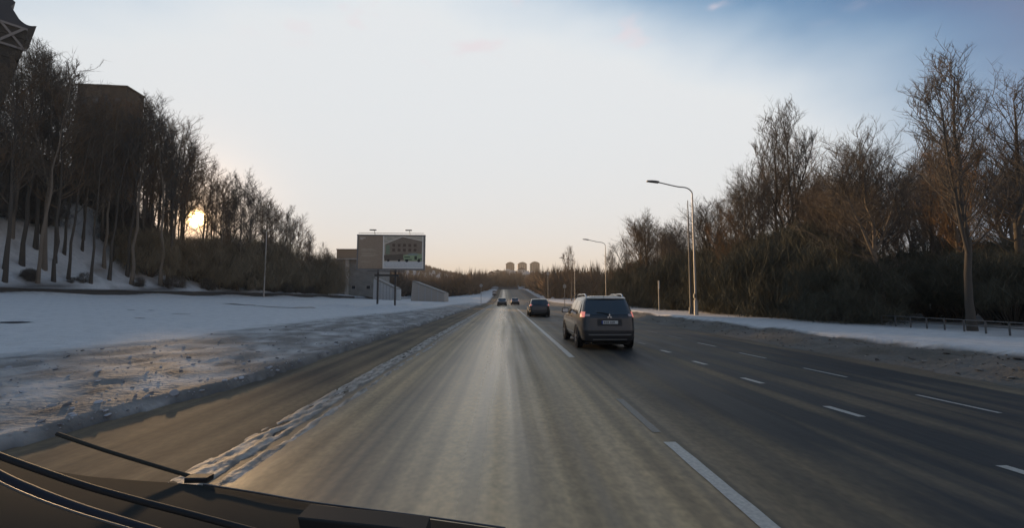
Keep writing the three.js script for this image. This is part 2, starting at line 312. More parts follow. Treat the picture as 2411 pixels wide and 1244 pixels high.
function growTree(seed, { h = 16, r = 0.2, from = 0.3, spread = 4, rise = 0.9, n1 = 22, n2 = 6, n3 = 5, n4 = 4, thick = 1, lean = 0.03, fork = 0 }) {
  const R = rng(seed), T = limbs(), C = limbs(), V = (x, y, z) => new THREE.Vector3(x, y, z), rs = () => R() * 2 - 1;
  function grow(base, dir, len, rad, segs, sides, up, sink, wob) {
    const pts = [base.clone()], rr = [rad], d = dir.clone();
    for (let i = 1; i <= segs; i++) {
      d.x += rs() * wob; d.z += rs() * wob; d.y += up / segs + rs() * wob * 0.6; d.normalize();
      pts.push(pts[i - 1].clone().addScaledVector(d, len / segs)); rr.push(i === segs ? 0.004 : rad * (1 - 0.75 * i / segs));
    }
    sink.path(pts, rr, sides); return pts;
  }
  const along = (pts, t) => { const f = t * (pts.length - 1), i = Math.min(pts.length - 2, Math.floor(f)); return pts[i].clone().lerp(pts[i + 1], f - i); };
  function side(axis, spreadAng) { const a = R() * 6.283, p = V(Math.cos(a), 0.25 * rs(), Math.sin(a)); p.addScaledVector(axis, -p.dot(axis)).normalize(); return axis.clone().multiplyScalar(Math.cos(spreadAng)).addScaledVector(p, Math.sin(spreadAng)).normalize(); }
  const stems = [];
  const tp = [V(0, -0.4, 0)], tr = [r * 1.5], nseg = 9, ph = R() * 6.28;
  for (let i = 1; i <= nseg; i++) { const t = i / nseg; tp.push(V(Math.cos(ph) * lean * h * t * t + 0.10 * rs(), h * t, Math.sin(ph) * lean * h * t * t + 0.10 * rs())); tr.push(i === nseg ? 0.02 : r * (1.05 - 0.9 * t ** 1.15)); }
  T.path(tp, tr, 7); stems.push([tp, h, 1]);
  for (let f = 0; f < fork; f++) {
    const t0 = 0.28 + 0.2 * R(), b0 = along(tp, t0), a = R() * 6.28, pts = grow(b0, V(Math.cos(a) * 0.42, 1, Math.sin(a) * 0.42).normalize(), h * (0.92 - t0), r * 0.55, 7, 6, 0.5, T, 0.06);
    stems.push([pts, h * (0.9 - t0), 0.7]);
  }
  for (const [sp, sh, share] of stems) for (let i = 0; i < n1 * share; i++) {
    const t = share === 1 ? from + (1 - from) * (i + R()) / n1 : 0.15 + 0.85 * R(), k = share === 1 ? (t - from) / (1 - from) : t;
    const prof = Math.sqrt(Math.max(0.06, 1 - ((k - 0.38) / 0.66) ** 2)), len = spread * prof * (0.7 + 0.55 * R()) * (share === 1 ? 1 : 0.75);
    const b = along(sp, t), d1 = side(V(0, 1, 0), (1.25 - 0.75 * k) * (0.75 + 0.4 * R()));
    const p1 = grow(b, d1, len, Math.max(0.02, r * 0.34 * (1 - 0.6 * k)) * thick, 5, 4, rise, C, 0.16);
    for (let j = 0; j < n2; j++) {
      const u = 0.2 + 0.8 * (j + R()) / n2, b2 = along(p1, u), ax = p1[Math.min(5, Math.ceil(u * 5))].clone().sub(p1[Math.max(0, Math.ceil(u * 5) - 1)]).normalize();
      const p2 = grow(b2, side(ax, 0.55 + 0.5 * R()), len * (0.5 - 0.18 * u) * (0.7 + 0.6 * R()), 0.024 * thick, 3, 3, rise * 0.6, C, 0.2);
      for (let m = 0; m < n3; m++) {
        const w = 0.2 + 0.8 * (m + R()) / n3, b3 = along(p2, w), ax2 = p2[3].clone().sub(p2[2]).normalize(), l3 = len * 0.24 * (0.6 + 0.8 * R());
        const p3 = grow(b3, side(ax2, 0.5 + 0.5 * R()), l3, 0.014 * thick, 2, 3, rise * 0.4, C, 0.25);
        for (let q = 0; q < n4; q++) { const b4 = along(p3, 0.15 + 0.85 * R()); grow(b4, side(ax2, 0.5 + 0.6 * R()), l3 * (0.4 + 0.5 * R()), 0.0105 * thick, 1, 3, 0.3, C, 0.2); }
      }
    }
  }
  return { trunk: T.geo(), crown: C.geo(), h };
}
const barkTex = noiseTex(256, (u, v) => { const s = 0.62 + 0.8 * tileFbm(u, v, 16, 5, 7.7); return [s, s * 0.97, s * 0.93]; });
const bark = mat([0.18, 0.145, 0.11], 0.95), barkDark = mat([0.075, 0.064, 0.052], 0.95), twig = mat([0.115, 0.088, 0.062], 0.95), twigGrey = mat([0.095, 0.083, 0.07], 0.95), twigWarm = mat([0.16, 0.10, 0.055], 0.95);
const woodKinds = [
  growTree(11, { h: 17, r: 0.125, from: 0.34, spread: 3.1, rise: 1.1, n1: 18, n2: 5, n3: 4, n4: 2, thick: 1.05 }),
  growTree(12, { h: 18, r: 0.14, from: 0.40, spread: 3.4, rise: 1.2, n1: 18, n2: 5, n3: 4, n4: 2, thick: 1.05, lean: 0.06 }),
  growTree(13, { h: 15, r: 0.12, from: 0.30, spread: 3.6, rise: 0.9, n1: 18, n2: 5, n3: 4, n4: 2, thick: 1.05, fork: 1 }),
  growTree(14, { h: 16, r: 0.11, from: 0.42, spread: 2.6, rise: 1.3, n1: 18, n2: 5, n3: 4, n4: 3, thick: 1.3, lean: 0.09 }),
];
const parkKinds = [
  growTree(21, { h: 12, r: 0.15, from: 0.30, spread: 2.9, rise: 1.3, n1: 26, n2: 6, n3: 4, n4: 3, thick: 0.85, fork: 1 }),
  growTree(22, { h: 14, r: 0.22, from: 0.28, spread: 3.8, rise: 0.8, n1: 26, n2: 6, n3: 4, n4: 3, thick: 0.9, fork: 1 }),
  growTree(23, { h: 12, r: 0.19, from: 0.25, spread: 4.0, rise: 0.7, n1: 24, n2: 6, n3: 4, n4: 3, thick: 0.9, fork: 2, lean: 0.05 }),
];
function treeProto(name, k, mt, mc) { const g = new THREE.Group(); part('trunk', k.trunk, mt, g); part('crown', k.crown, mc, g); g.userData = { stem: name, category: 'tree' }; return g; }
function plant(name, k, x, z, hgt, label, group, turn, mt, mc, width = 1) {
  const p = treeProto(name, k, mt, mc), s = hgt / k.h; p.userData.group = group;
  return copy(p, label, new THREE.Vector3(x, height(x, z), z), turn, [s * width, s, s * width]);
}
{ // the wood on the hillside
  const r = rng(404), spots = [];
  const topAt = px => { const t = [[-80, 240], [24, 225], [56, 120], [128, 150], [150, 250], [290, 270], [318, 200], [340, 215], [400, 290], [460, 370], [530, 430], [600, 455], [660, 500], [710, 530], [740, 580], [800, 600]]; for (let i = 1; i < t.length; i++) if (px < t[i][0]) return lerp(t[i - 1][1], t[i][1], (px - t[i - 1][0]) / (t[i][0] - t[i - 1][0])); return 620; };
  for (let tries = 0; tries < 9000 && spots.length < 150; tries++) {
    const z = -38 - 84 * r() ** 1.2, f = 0.8 + 34 * r() ** 1.5, x = FOREST(z) - f, px = pxOf(x, z);
    if (px < -70 || px > 775) continue;
    if (Math.abs(px - 464) < 15 && f < 40) continue;
        if (px > 440 && r() < 0.62) continue;
    if (spots.some(s => (s[0] - x) ** 2 + (s[1] - z) ** 2 < (px > 440 ? 9 : 3.2))) continue;
    spots.push([x, z]);
    const where = px < 110 ? 'between the timbered house and the brown block' : px < 330 ? 'around the brown apartment block' : px < 455 ? 'between the brown block and the low sun' : px < 620 ? 'beyond the low sun, before the slender lamp post' : 'past the slender lamp post towards the billboard';
    const y = height(x, z), want = (HY - topAt(px)) / F * -z + 1.65 - y, h = clamp(want * (0.86 + 0.2 * r()), 5.5, 23), ki = Math.floor(r() * 4), low = f < 6;
    plant('hillside_tree', woodKinds[ki], x, z, h,
      `${['slim', 'leaning', 'forked', 'crooked'][ki]} bare tree ${low ? 'at the slope foot' : 'in the wood'} ${where}`,
      low ? 'trees at the foot of the slope' : 'trees of the hillside wood', r() * 6.28, r() < 0.5 ? bark : barkDark, r() < 0.3 ? twigWarm : r() < 0.6 ? twig : twigGrey, 0.9 + 0.3 * r());
  }
}
// dense dark shrubs and evergreens
function growBush(seed, { w = 1, h = 1, n = 4200, leaf = 0.05, bare = 0, thin = false }) {   // unit bush, scaled when planted
  const R = rng(seed), pos = [], idx = [], S = limbs(), u = new THREE.Vector3(), v = new THREE.Vector3(), c = new THREE.Vector3(), clumps = [];
  for (let i = 0; i < 46; i++) { const a = R() * 6.28, t = R(), ht = bare + (1 - bare) * t, rad = w * 0.5 * Math.sqrt(Math.max(0.04, 1 - ((t - 0.35) / 0.72) ** 2)) * (0.35 + 0.65 * Math.sqrt(R())); clumps.push([Math.cos(a) * rad, ht * h * 0.93, Math.sin(a) * rad, 0.10 + 0.08 * R()]); }
  for (const k of clumps) S.path([new THREE.Vector3(k[0] * 0.1, -0.05, k[2] * 0.1), new THREE.Vector3(k[0] * 0.5, k[1] * 0.55, k[2] * 0.5), new THREE.Vector3(k[0], k[1], k[2])], [0.012, 0.009, 0.003], 3);
  for (let i = 0; i < n; i++) {
    const k = clumps[Math.floor(R() * clumps.length)];
    c.set(R() * 2 - 1, R() * 2 - 1, R() * 2 - 1); if (c.lengthSq() > 1) c.normalize(); c.multiplyScalar(k[3] * (R() < 0.12 ? 1.7 : 1)).add(u.set(k[0], k[1], k[2])); if (c.y < 0.01) c.y = 0.01 + 0.05 * R();
    u.set(R() * 2 - 1, R() * 2 - 1, R() * 2 - 1).normalize().multiplyScalar(leaf * (0.6 + 0.9 * R())); if (thin) { u.y = Math.abs(u.y) + leaf * 0.7; u.multiplyScalar(1.5); } v.set(R() * 2 - 1, R() * 2 - 1, R() * 2 - 1).cross(u).setLength(leaf * (thin ? 0.03 + 0.035 * R() : 0.16 + 0.2 * R()));
    const s = pos.length / 3; pos.push(c.x - u.x, c.y - u.y, c.z - u.z, c.x + v.x, c.y + v.y, c.z + v.z, c.x + u.x, c.y + u.y, c.z + u.z, c.x - v.x, c.y - v.y, c.z - v.z); idx.push(s, s + 1, s + 2, s, s + 2, s + 3);
  }
  return { stems: S.geo(), foliage: meshOf(pos, idx) };
}
const bushKinds = [growBush(31, { n: 9000, thin: true, leaf: 0.045 }), growBush(32, { n: 9000, w: 1.15, thin: true }), growBush(33, { n: 7500, bare: 0.40, thin: true }), growBush(34, { n: 4200, thin: true }), growBush(35, { n: 4600, thin: true, w: 1.2, bare: 0.08 })];
const leafDark = mat([0.085, 0.082, 0.055], 0.9), leafBrown = mat([0.22, 0.175, 0.11], 0.9);
function bush(k, x, z, w, h, label, group, turn, m, name = 'dense_shrub') {
  const g = new THREE.Group(); part('stem', bushKinds[k].stems, barkDark, g); part('foliage', bushKinds[k].foliage, m, g); g.userData = { stem: name, category: 'shrub', group };
  return copy(g, label, new THREE.Vector3(x, height(x, z) - 0.05, z), turn, [w, h, w]);
}
{
  const r = rng(515);
  // undergrowth below the sun on the hillside
  for (let i = 0, tries = 0; i < 44 && tries < 1400; tries++) {
    const z = -52 - 66 * r(), f = 2.5 + 24 * r() ** 1.2, x = FOREST(z) - f, px = pxOf(x, z); if (px < 330 || px > 790) continue;
    const y = height(x, z), topY = px < 400 ? 540 : px < 700 ? 560 : 600; const h = clamp((HY - topY - 12 * r()) / F * -z + 1.65 - y, 2, 9); i++;
    bush(3 + i % 2, x, z, h * (0.8 + 0.5 * r()), h, `tangled brown undergrowth in the hillside wood ${px < 455 ? 'between the brown block and the low sun' : px < 620 ? 'below the low sun' : 'past the slender lamp post'}`, 'undergrowth of the hillside wood', r() * 6, leafBrown, 'undergrowth_shrub');
  }
  for (let i = 0, tries = 0; i < 40 && tries < 900; tries++) {  // brush higher on the slope
    const z = -40 - 34 * r(), f = 9 + 18 * r(), x = FOREST(z) - f, px = pxOf(x, z); if (px < -30 || px > 340) continue;
    const h = 2.6 + 2.6 * r(); i++;
    bush(3 + i % 2, x, z, h * (1 + 0.6 * r()), h, `bare brushwood on the snowy slope ${px < 110 ? 'below the timbered house' : 'below the brown apartment block'}`, 'brushwood on the slope', r() * 6, twigGrey, 'brushwood');
  }
  for (let i = 0; i < 34; i++) {  // twiggy low bushes along the dark bank
    const z = -45 - 62 * r(), x = FOREST(z) - 0.6 - 1.6 * r(), h = 0.7 + 1.3 * r();
    if (pxOf(x, z) < 0) continue;
    bush(3, x, z, h * 1.1, h, 'low leafless bush on the dark bank below the wood', 'low bushes on the bank', r() * 6, twigGrey, 'bank_bush');
  }
  // evergreen screen beyond the right-hand pavement
  const topM = [[1420, 660], [1500, 615], [1600, 590], [1700, 580], [1780, 560], [1850, 535], [1950, 540], [2000, 585], [2080, 600], [2160, 600], [2230, 560], [2330, 580], [2460, 560]];
  const top = px => { for (let i = 1; i < topM.length; i++) if (px < topM[i][0]) return lerp(topM[i - 1][1], topM[i][1], (px - topM[i - 1][0]) / (topM[i][0] - topM[i - 1][0])); return 570; };
  for (let row = 0; row < 3; row++) for (let px = 1430; px < 2480; px += 58) {
    const p = px + 40 * (r() - 0.5), X = 17.3 + row * 2.7 + 1.1 * r() + (p > 2060 ? 4 : 0), z = -X / ((p - VX) / F);
    if (-z > 75 || (p > 2060 && row === 1)) continue;
    const h = clamp(((HY - top(p) - 14 * r()) / F * -z + 1.65 - height(X, z)) * (row ? 1 : 0.86), 2.2, 9.5), w = h * (0.75 + 0.35 * r()) + 0.8;
    const bareFoot = p > 2060;
    bush(bareFoot ? 2 : (row + Math.floor(p / 58)) % 2, X, z, w, h, bareFoot ? `dark evergreen shrub on bare stems behind the low railing, ${['front', 'middle', 'rear'][row]} row` : `tall dark evergreen shrub ${p < 1640 ? 'before the curved lamp' : p < 1780 ? 'just past the curved lamp' : p < 1960 ? 'below the close pair of trees' : 'below the broad-crowned tree'}, ${['front', 'middle', 'rear'][row]} row`, bareFoot ? 'shrubs with bare stems' : 'evergreen screen beside the pavement', r() * 6, leafDark, 'evergreen_shrub');
  }
}
{ // park trees on the right
  const r = rng(616);
  const at = (px, z, topY) => { const x = (px - VX) / F * z; return [x, -z, (HY - topY) / F * z + 1.65 - height(x, -z)]; };
  const solo = (k, px, z, topY, label, w = 1, turn = 1, m = twigGrey) => { const [x, zz, h] = at(px, z, topY); plant('park_tree', parkKinds[k], x, zz, h, label, undefined, turn, barkDark, m, w); };
  solo(0, 2300, 15.6, 160, 'tallest bare tree, its dark trunk standing in the snow beside the path', 1.0, 0.4);
  solo(0, 2215, 24, 330, 'bare tree with a narrow crown just behind the tallest tree', 1.0, 2.4);
  solo(1, 2430, 19, 215, 'bare tree past the tallest one, crown cut by the end of the park row', 1.0, 3.2);
  solo(0, 1884, 36, 268, 'tall slender bare tree, higher one of a close pair above the shrubs', 0.8, 5.1);
  solo(0, 1838, 38, 305, 'tall bare tree, lower one of a close pair above the shrubs', 0.95, 1.9);
  solo(2, 2050, 30, 335, 'broad round-crowned bare tree between the tall pair and the tallest tree', 0.85, 0.9);
  solo(2, 1525, 55, 522, 'wide bare tree with upright twigs near the lamp post', 0.9, 2.2, twig);
  solo(2, 1680, 44, 500, 'spreading bare tree directly behind the curved lamp post', 1.2, 4.0);
  const tops = [[1285, 650], [1300, 615], [1340, 590], [1430, 600], [1480, 550], [1530, 530], [1600, 540], [1680, 510], [1740, 470], [1790, 370], [1880, 320], [1930, 380], [1990, 400], [2040, 370], [2110, 400], [2150, 440], [2200, 380], [2260, 330], [2350, 330], [2480, 260]];
  const top = px => { for (let i = 1; i < tops.length; i++) if (px < tops[i][0]) return lerp(tops[i - 1][1], tops[i][1], (px - tops[i - 1][0]) / (tops[i][0] - tops[i - 1][0])); return 260; };
  const spots = [];
  for (let tries = 0; tries < 3000 && spots.length < 46; tries++) {
    const px = 1290 + 1170 * r(), X = 18 + 32 * r() ** 1.3, z = X / ((px - VX) / F);
    if (z > 125 || z < 19 || spots.some(s => (s[0] - X) ** 2 + (s[1] + z) ** 2 < 10)) continue;
    const [x, zz, h] = at(px, z, top(px)); spots.push([x, zz]);
    const far = z > 62;
    plant('park_tree', parkKinds[Math.floor(r() * 3)], x, zz, clamp(h * (0.72 + 0.28 * r()), 6, 19), far ? 'distant bare tree standing along the far bend of the road' : `${z < 34 ? 'near' : 'farther'} bare park tree ${px < 1640 ? 'on the road side of the curved lamp' : px < 1780 ? 'between the curved lamp and the tall close pair' : px < 1960 ? 'around the tall close pair' : px < 2140 ? 'around the broad-crowned tree' : 'behind the tallest tree'}`, far ? 'far roadside trees' : 'park trees behind the shrubs', r() * 6.28, bark, r() < 0.25 ? twigWarm : r() < 0.5 ? twigGrey : twig, 0.8 + 0.4 * r());
  }
}
const farHouses = [[1172, 657, 560], [1196, 655, 600], [1228, 657, 590], [1252, 659, 570], [1284, 660, 560], [1206, 667, 470], [1271, 668, 480], [1240, 671, 440], [1158, 671, 450], [1290, 676, 420]];
{ // far-off wood on the opposite hill: one mass
  const R = rng(909), C = limbs();
  for (let i = 0; i < 70; i++) { const a = R() * 6.28, e = R() * 1.3, d = new THREE.Vector3(Math.cos(a) * Math.sin(e), Math.cos(e) * 1.5, Math.sin(a) * Math.sin(e)), b = new THREE.Vector3(0, R() * 0.5, 0); C.path([b, b.clone().addScaledVector(d, 0.3 + 0.2 * R())], [0.03, 0.003], 3); }
  const n = 5200, im = new THREE.InstancedMesh(C.geo(), mat([1, 1, 1], 0.95), n), m = new THREE.Matrix4(), q = new THREE.Quaternion(), c = new THREE.Color();
  for (let i = 0; i < n; i++) {
    let x, z, t = 0; do { z = -150 - 600 * R(); x = (-0.5 + 0.85 * R()) * -z; } while (Math.abs(x - 2) < 13 + (z < -330 ? -13 : 0) || (x > -45 && x < 0 && z > -200) || (z < -560 && Math.abs(x - 20) < 60) || farHouses.some(h => Math.abs(pxOf(x, z) - h[0]) < 11 && z > -h[2] - 6 && z < -h[2] + 90));
    const s = (8 + 5 * R()) * (z < -400 ? 0.5 : 1); q.setFromAxisAngle(new THREE.Vector3(0, 1, 0), R() * 6);
    m.compose(new THREE.Vector3(x, height(x, z) - 0.5, z), q, new THREE.Vector3(s, s, s)); im.setMatrixAt(i, m);
    const k = 0.7 + 0.6 * R(); c.setRGB(0.12 * k, 0.08 * k, 0.05 * k); im.setColorAt(i, c);
  }
  im.name = 'distant_wood'; im.userData.kind = 'stuff'; im.castShadow = im.receiveShadow = true; scene.add(im);
}

// ------------------------------------------------------------------ buildings
const glassDark = mat([0.03, 0.035, 0.045], 0.15), concreteTex = noiseTex(256, (u, v) => { const s = 0.78 + 0.5 * tileFbm(u, v, 9, 6, 1.9); return [s, s, s]; });
function windowsOn(g, { w, h, cols, rows, ww, wh, z, x0 = 0, y0 = 0, m = glassDark, frame }) {
  for (let j = 0; j < rows; j++) for (let i = 0; i < cols; i++) {
    const x = x0 + (i + 0.5 - cols / 2) * (w / cols), y = y0 + (j + 0.5) * (h / rows);
    const f = part('window', box(ww + 0.16, wh + 0.16, 0.08, x, y, z), frame, g); part('pane', box(ww, wh, 0.05, x, y, z + 0.045), m, f);
  }
}
{ // brown apartment block among the trees
  const p = atDepth(207, 660, 92), top = atDepth(207, 203, 92).y, gy = height(p.x, -92) - 2;
  const g = thing('apartment_block', 'plain dark brown apartment block rising flat-topped out of the hillside wood', 'building', undefined, new THREE.Vector3(p.x, gy, -92));
  const H = top - gy, wall = mat([0.10, 0.075, 0.05], 0.9, { map: concreteTex }), trim = mat([0.08, 0.062, 0.045], 0.85);
  g.rotation.y = 0.08;
  part('wall', box(10, H, 5, 0, H / 2, -2.5), wall, g);
  part('roof_slab', box(10.4, 0.35, 5.4, 0, H + 0.17, -2.5), trim, g);
  part('lift_house', box(3.0, 0.9, 2.4, -1, H + 0.78, -2.8), wall, g);
  windowsOn(g, { w: 9, h: H - 5, cols: 4, rows: 8, ww: 1.1, wh: 1.3, z: 0.03, y0: 4, frame: trim, m: mat([0.07, 0.06, 0.05], 0.4) });
}
{ // tall house with jettied, cross-braced upper storeys; its front right-hand corner is the local origin
  const z = 50, e0 = atDepth(4, 240, z), e1 = atDepth(62, 58, z), gy = height(e0.x, -z) - 2, base = new THREE.Vector3(e0.x, gy, -z);
  const g = thing('timbered_house', 'tall dark house with pale crossed bracing below its upturned eaves', 'building', undefined, base);
  g.rotation.y = Math.atan2(-e0.x, z) + 0.04;
  const wall = mat([0.065, 0.055, 0.045], 0.9, { map: concreteTex }), pale = mat([0.24, 0.22, 0.205], 0.85), roofM = mat([0.05, 0.05, 0.056], 0.7);
  const y0 = e0.y - gy, y1 = e1.y - gy, steps = 7, over = (e1.x - e0.x) * Math.cos(g.rotation.y) + 0.25;
  part('wall', box(9, y0, 8, -4.5, y0 / 2, -4), wall, g);
  for (let i = 0; i < steps; i++) { const a = y0 + (y1 - y0) * i / steps, b = y0 + (y1 - y0) * (i + 1) / steps, o = over * (i + 1) / steps; part('jettied_storey', bevelBox(9 + o, b - a, 8 + 0.25 * o, o / 2 - 4.5, (a + b) / 2, 0.125 * o - 4, 0.05), wall, g); }
  const zf = 0.25 * over + 0.08;
  for (let k = 0; k < 4; k++) for (const sd of [-1, 1]) { const b = box(3.1, 0.24, 0.12); b.rotateZ(sd * 0.9); b.translate(over - 1.2 - k * 2.0, y1 - 1.3, zf + (sd > 0 ? 0.13 : 0)); part('cross_brace', b, pale, g); }
  part('brace_rail', box(9 + over, 0.26, 0.2, over / 2 - 4.5, y1 - 2.7, zf), pale, g);
  part('brace_rail', box(9 + over, 0.26, 0.2, over / 2 - 4.5, y1 - 0.1, zf), pale, g);
  const W = over, s = new THREE.Shape(); s.moveTo(W + 0.65, 0.6); s.quadraticCurveTo(W - 0.1, 0, W - 0.8, 0.8); s.lineTo(W - 1.5, 2.0); s.lineTo(W - 1.2, 2.7); s.lineTo(W - 2.4, 3.6); s.lineTo(-9, 4); s.lineTo(-9, -0.1); s.lineTo(W - 0.1, -0.1); s.closePath();
  const rg = new THREE.ExtrudeGeometry(s, { depth: 8, bevelEnabled: true, bevelSize: 0.05, bevelThickness: 0.05, bevelSegments: 1 }); rg.translate(0, y1 + 0.16, -7.6); part('roof', rg, roofM, g);
}
{ // three tower blocks on the ridge and lower neighbours
  const ridge = (pxa, pxb, yt, z, wallC, label, kind) => {
    const a = atDepth(pxa, yt, z), b = atDepth(pxb, yt, z), cx = (a.x + b.x) / 2, w = b.x - a.x, gy = height(cx, -z) - 2, H = a.y - gy;
    const g = thing(kind, label, 'building', kind === 'tower_block' ? 'tower blocks on the ridge' : 'low blocks on the ridge', new THREE.Vector3(cx, gy, -z));
    const wall = mat(wallC, 0.85), trim = mat(wallC.map(c => c * 0.6), 0.85);
    part('wall', box(w, H, w * 0.8, 0, H / 2, 0), wall, g);
    if (kind === 'tower_block') {
      const s = new THREE.Shape(); s.moveTo(-w * 0.53, 0); s.lineTo(w * 0.53, 0); s.lineTo(w * 0.3, 2.6); s.lineTo(0, 3.8); s.lineTo(-w * 0.3, 2.6); s.closePath();
      const rg = new THREE.ExtrudeGeometry(s, { depth: w * 0.82, bevelEnabled: false }); rg.translate(0, H, -w * 0.41); part('roof', rg, trim, g);
      for (let i = 0; i < 4; i++) part('balcony_stack', box(w * 0.11, H * 0.94, 0.9, (i - 1.5) * w * 0.24, H * 0.5, w * 0.4 + 0.4), trim, g);
    } else { part('roof', box(w * 1.03, 1.2, w * 0.84, 0, H + 0.6, 0), trim, g); windowsOn(g, { w: w * 0.95, h: 9, cols: 6, rows: 2, ww: w * 0.1, wh: 2.6, z: w * 0.4 + 0.03, y0: H - 10, frame: trim }); }
  };
  ridge(1191, 1211, 623, 700, [0.6, 0.46, 0.31], 'brown tower block on the ridge beside the long low block', 'tower_block');
  ridge(1219, 1240, 623, 716, [0.75, 0.6, 0.44], 'palest tower block, between the two brown ones on the ridge', 'tower_block');
  ridge(1248, 1270, 622, 690, [0.58, 0.45, 0.30], 'brown tower block on the ridge standing apart from the low block', 'tower_block');
  ridge(1205, 1244, 641, 670, [0.30, 0.22, 0.14], 'long low block in front of the tower blocks', 'low_block');
  ridge(1165, 1187, 640, 670, [0.30, 0.24, 0.18], 'small low block on the ridge away from the towers', 'low_block');
}
{ // small houses scattered over the opposite hill
  const wallM = [mat([0.62, 0.55, 0.45], 0.85), mat([0.5, 0.44, 0.36], 0.85), mat([0.7, 0.66, 0.6], 0.85)], roofM = mat([0.16, 0.12, 0.10], 0.85), snowRoof = mat([0.75, 0.74, 0.72], 0.85);
  const words = ['below the small low block', 'below the first brown tower', 'below the palest tower', 'below the brown tower standing apart', 'at the wood edge past the towers', 'lower on the slope, under the first tower', 'lower on the slope, under the lone tower', 'lower on the slope, under the palest tower', 'lower on the slope, under the small block', 'lowest on the slope, near the bend'];
  farHouses.forEach(([px, py, z], i) => {
    const p = atDepth(px, py, z), w = 7 + (i * 37 % 5), y = height(p.x, -z) - 1, H = 6 + (i % 3), snowy = i % 2;
    const g = thing('hill_house', `${snowy ? 'snow-roofed' : 'dark-roofed'} little house ${words[i]}`, 'house', 'houses on the far hill', new THREE.Vector3(p.x, y, -z));
    part('wall', box(w, H, 8, 0, H / 2, 0), wallM[i % 3], g);
    const s = new THREE.Shape(); s.moveTo(-w * 0.56, 0); s.lineTo(w * 0.56, 0); s.lineTo(0, w * 0.34); s.closePath(); const rg = new THREE.ExtrudeGeometry(s, { depth: 9, bevelEnabled: false }); rg.translate(0, H, -4.5); part('roof', rg, snowy ? snowRoof : roofM, g);
    for (const sx of [-1, 1]) part('window', box(1.3, 1.5, 0.1, sx * w * 0.24, H - 2, 4.04), glassDark, g);
  });
}
{ // grey building behind the billboard
  const z = 132, a = atDepth(768, 690, z), b = atDepth(892, 690, z), gy = height((a.x + b.x) / 2, -z) - 0.3, H = atDepth(800, 612, z).y - gy, w = b.x - a.x;
  const g = thing('concrete_building', 'grey flat concrete building with one pale pillar behind the billboard', 'building', undefined, new THREE.Vector3((a.x + b.x) / 2, gy, -z));
  const wall = mat([0.33, 0.32, 0.29], 0.9, { map: concreteTex }), pale = mat([0.5, 0.47, 0.42], 0.85), tan = mat([0.34, 0.26, 0.18], 0.9);
  part('wall', box(w, H, 12, 0, H / 2, -6), wall, g);
  part('pillar', box(0.95, H - 0.2, 0.8, (818 - 830) / F * z, H / 2, 0.5), pale, g);
  const uh = atDepth(800, 591, z).y - gy - H; const ux = (815 - 830) / F * z;
  part('upper_storey', box(9, uh, 7, ux + 1.5, H + uh / 2 + 0.3, -3), tan, g);
  part('canopy', box(9.4, 0.32, 8.6, ux + 1.5, H + 0.15, -2.6), pale, g);
  part('roof_slab', box(9.3, 0.25, 7.3, ux + 1.5, H + uh + 0.4, -3), mat([0.09, 0.08, 0.07], 0.9), g);
  windowsOn(g, { w: 9, h: 5, cols: 2, rows: 1, ww: 1.1, wh: 1.0, z: 0.03, x0: 2.6, y0: 0.2, frame: pale });
}
function wedge(name, label, cat, pts, z, depth, c, ribs) {
  const P = pts.map(([x, y]) => atDepth(x, y, z)), o = new THREE.Vector3(P[0].x, height(P[0].x, -z) - 0.2, -z), s = new THREE.Shape();
  P.forEach((p, i) => i ? s.lineTo(p.x - o.x, i === P.length - 1 ? 0 : p.y - o.y) : s.moveTo(0, 0)); s.closePath();
  const g = thing(name, label, cat, undefined, o), eg = new THREE.ExtrudeGeometry(s, { depth, bevelEnabled: true, bevelSize: 0.08, bevelThickness: 0.08, bevelSegments: 1 }); eg.translate(0, 0, -depth);
  part('side_wall', eg, mat(c, 0.85, { map: concreteTex }), g);
  const top = [P[1], P[2]]; const cop = new THREE.BoxGeometry(top[0].distanceTo(top[1]), 0.35, depth + 0.5); cop.rotateZ(Math.atan2(top[1].y - top[0].y, top[1].x - top[0].x)); cop.translate((top[0].x + top[1].x) / 2 - o.x, (top[0].y + top[1].y) / 2 - o.y + 0.15, -depth / 2);
  part('coping', cop, mat([0.3, 0.28, 0.25], 0.85), g);
  for (let i = 1; i <= ribs; i++) { const t = i / (ribs + 1), x = lerp(P[1].x, P[2].x, t) - o.x, y = lerp(P[1].y, P[2].y, t) - o.y; part('rib', box(0.22, Math.max(0.3, y), 0.2, x, Math.max(0.3, y) / 2, 0.14), mat([0.42, 0.42, 0.42], 0.8), g); }
}
wedge('stair_hall', 'pale triangular stair hall with ribbed side under the billboard', 'building', [[879, 692], [881, 656], [934, 682], [934, 692]], 118, 5, [0.72, 0.73, 0.72], 6);
wedge('snowy_ramp', 'snow-covered ramp with sloping walls past the billboard', 'ramp', [[968, 696], [972, 664], [1046, 692], [1046, 696]], 112, 8, [0.55, 0.50, 0.44], 4);

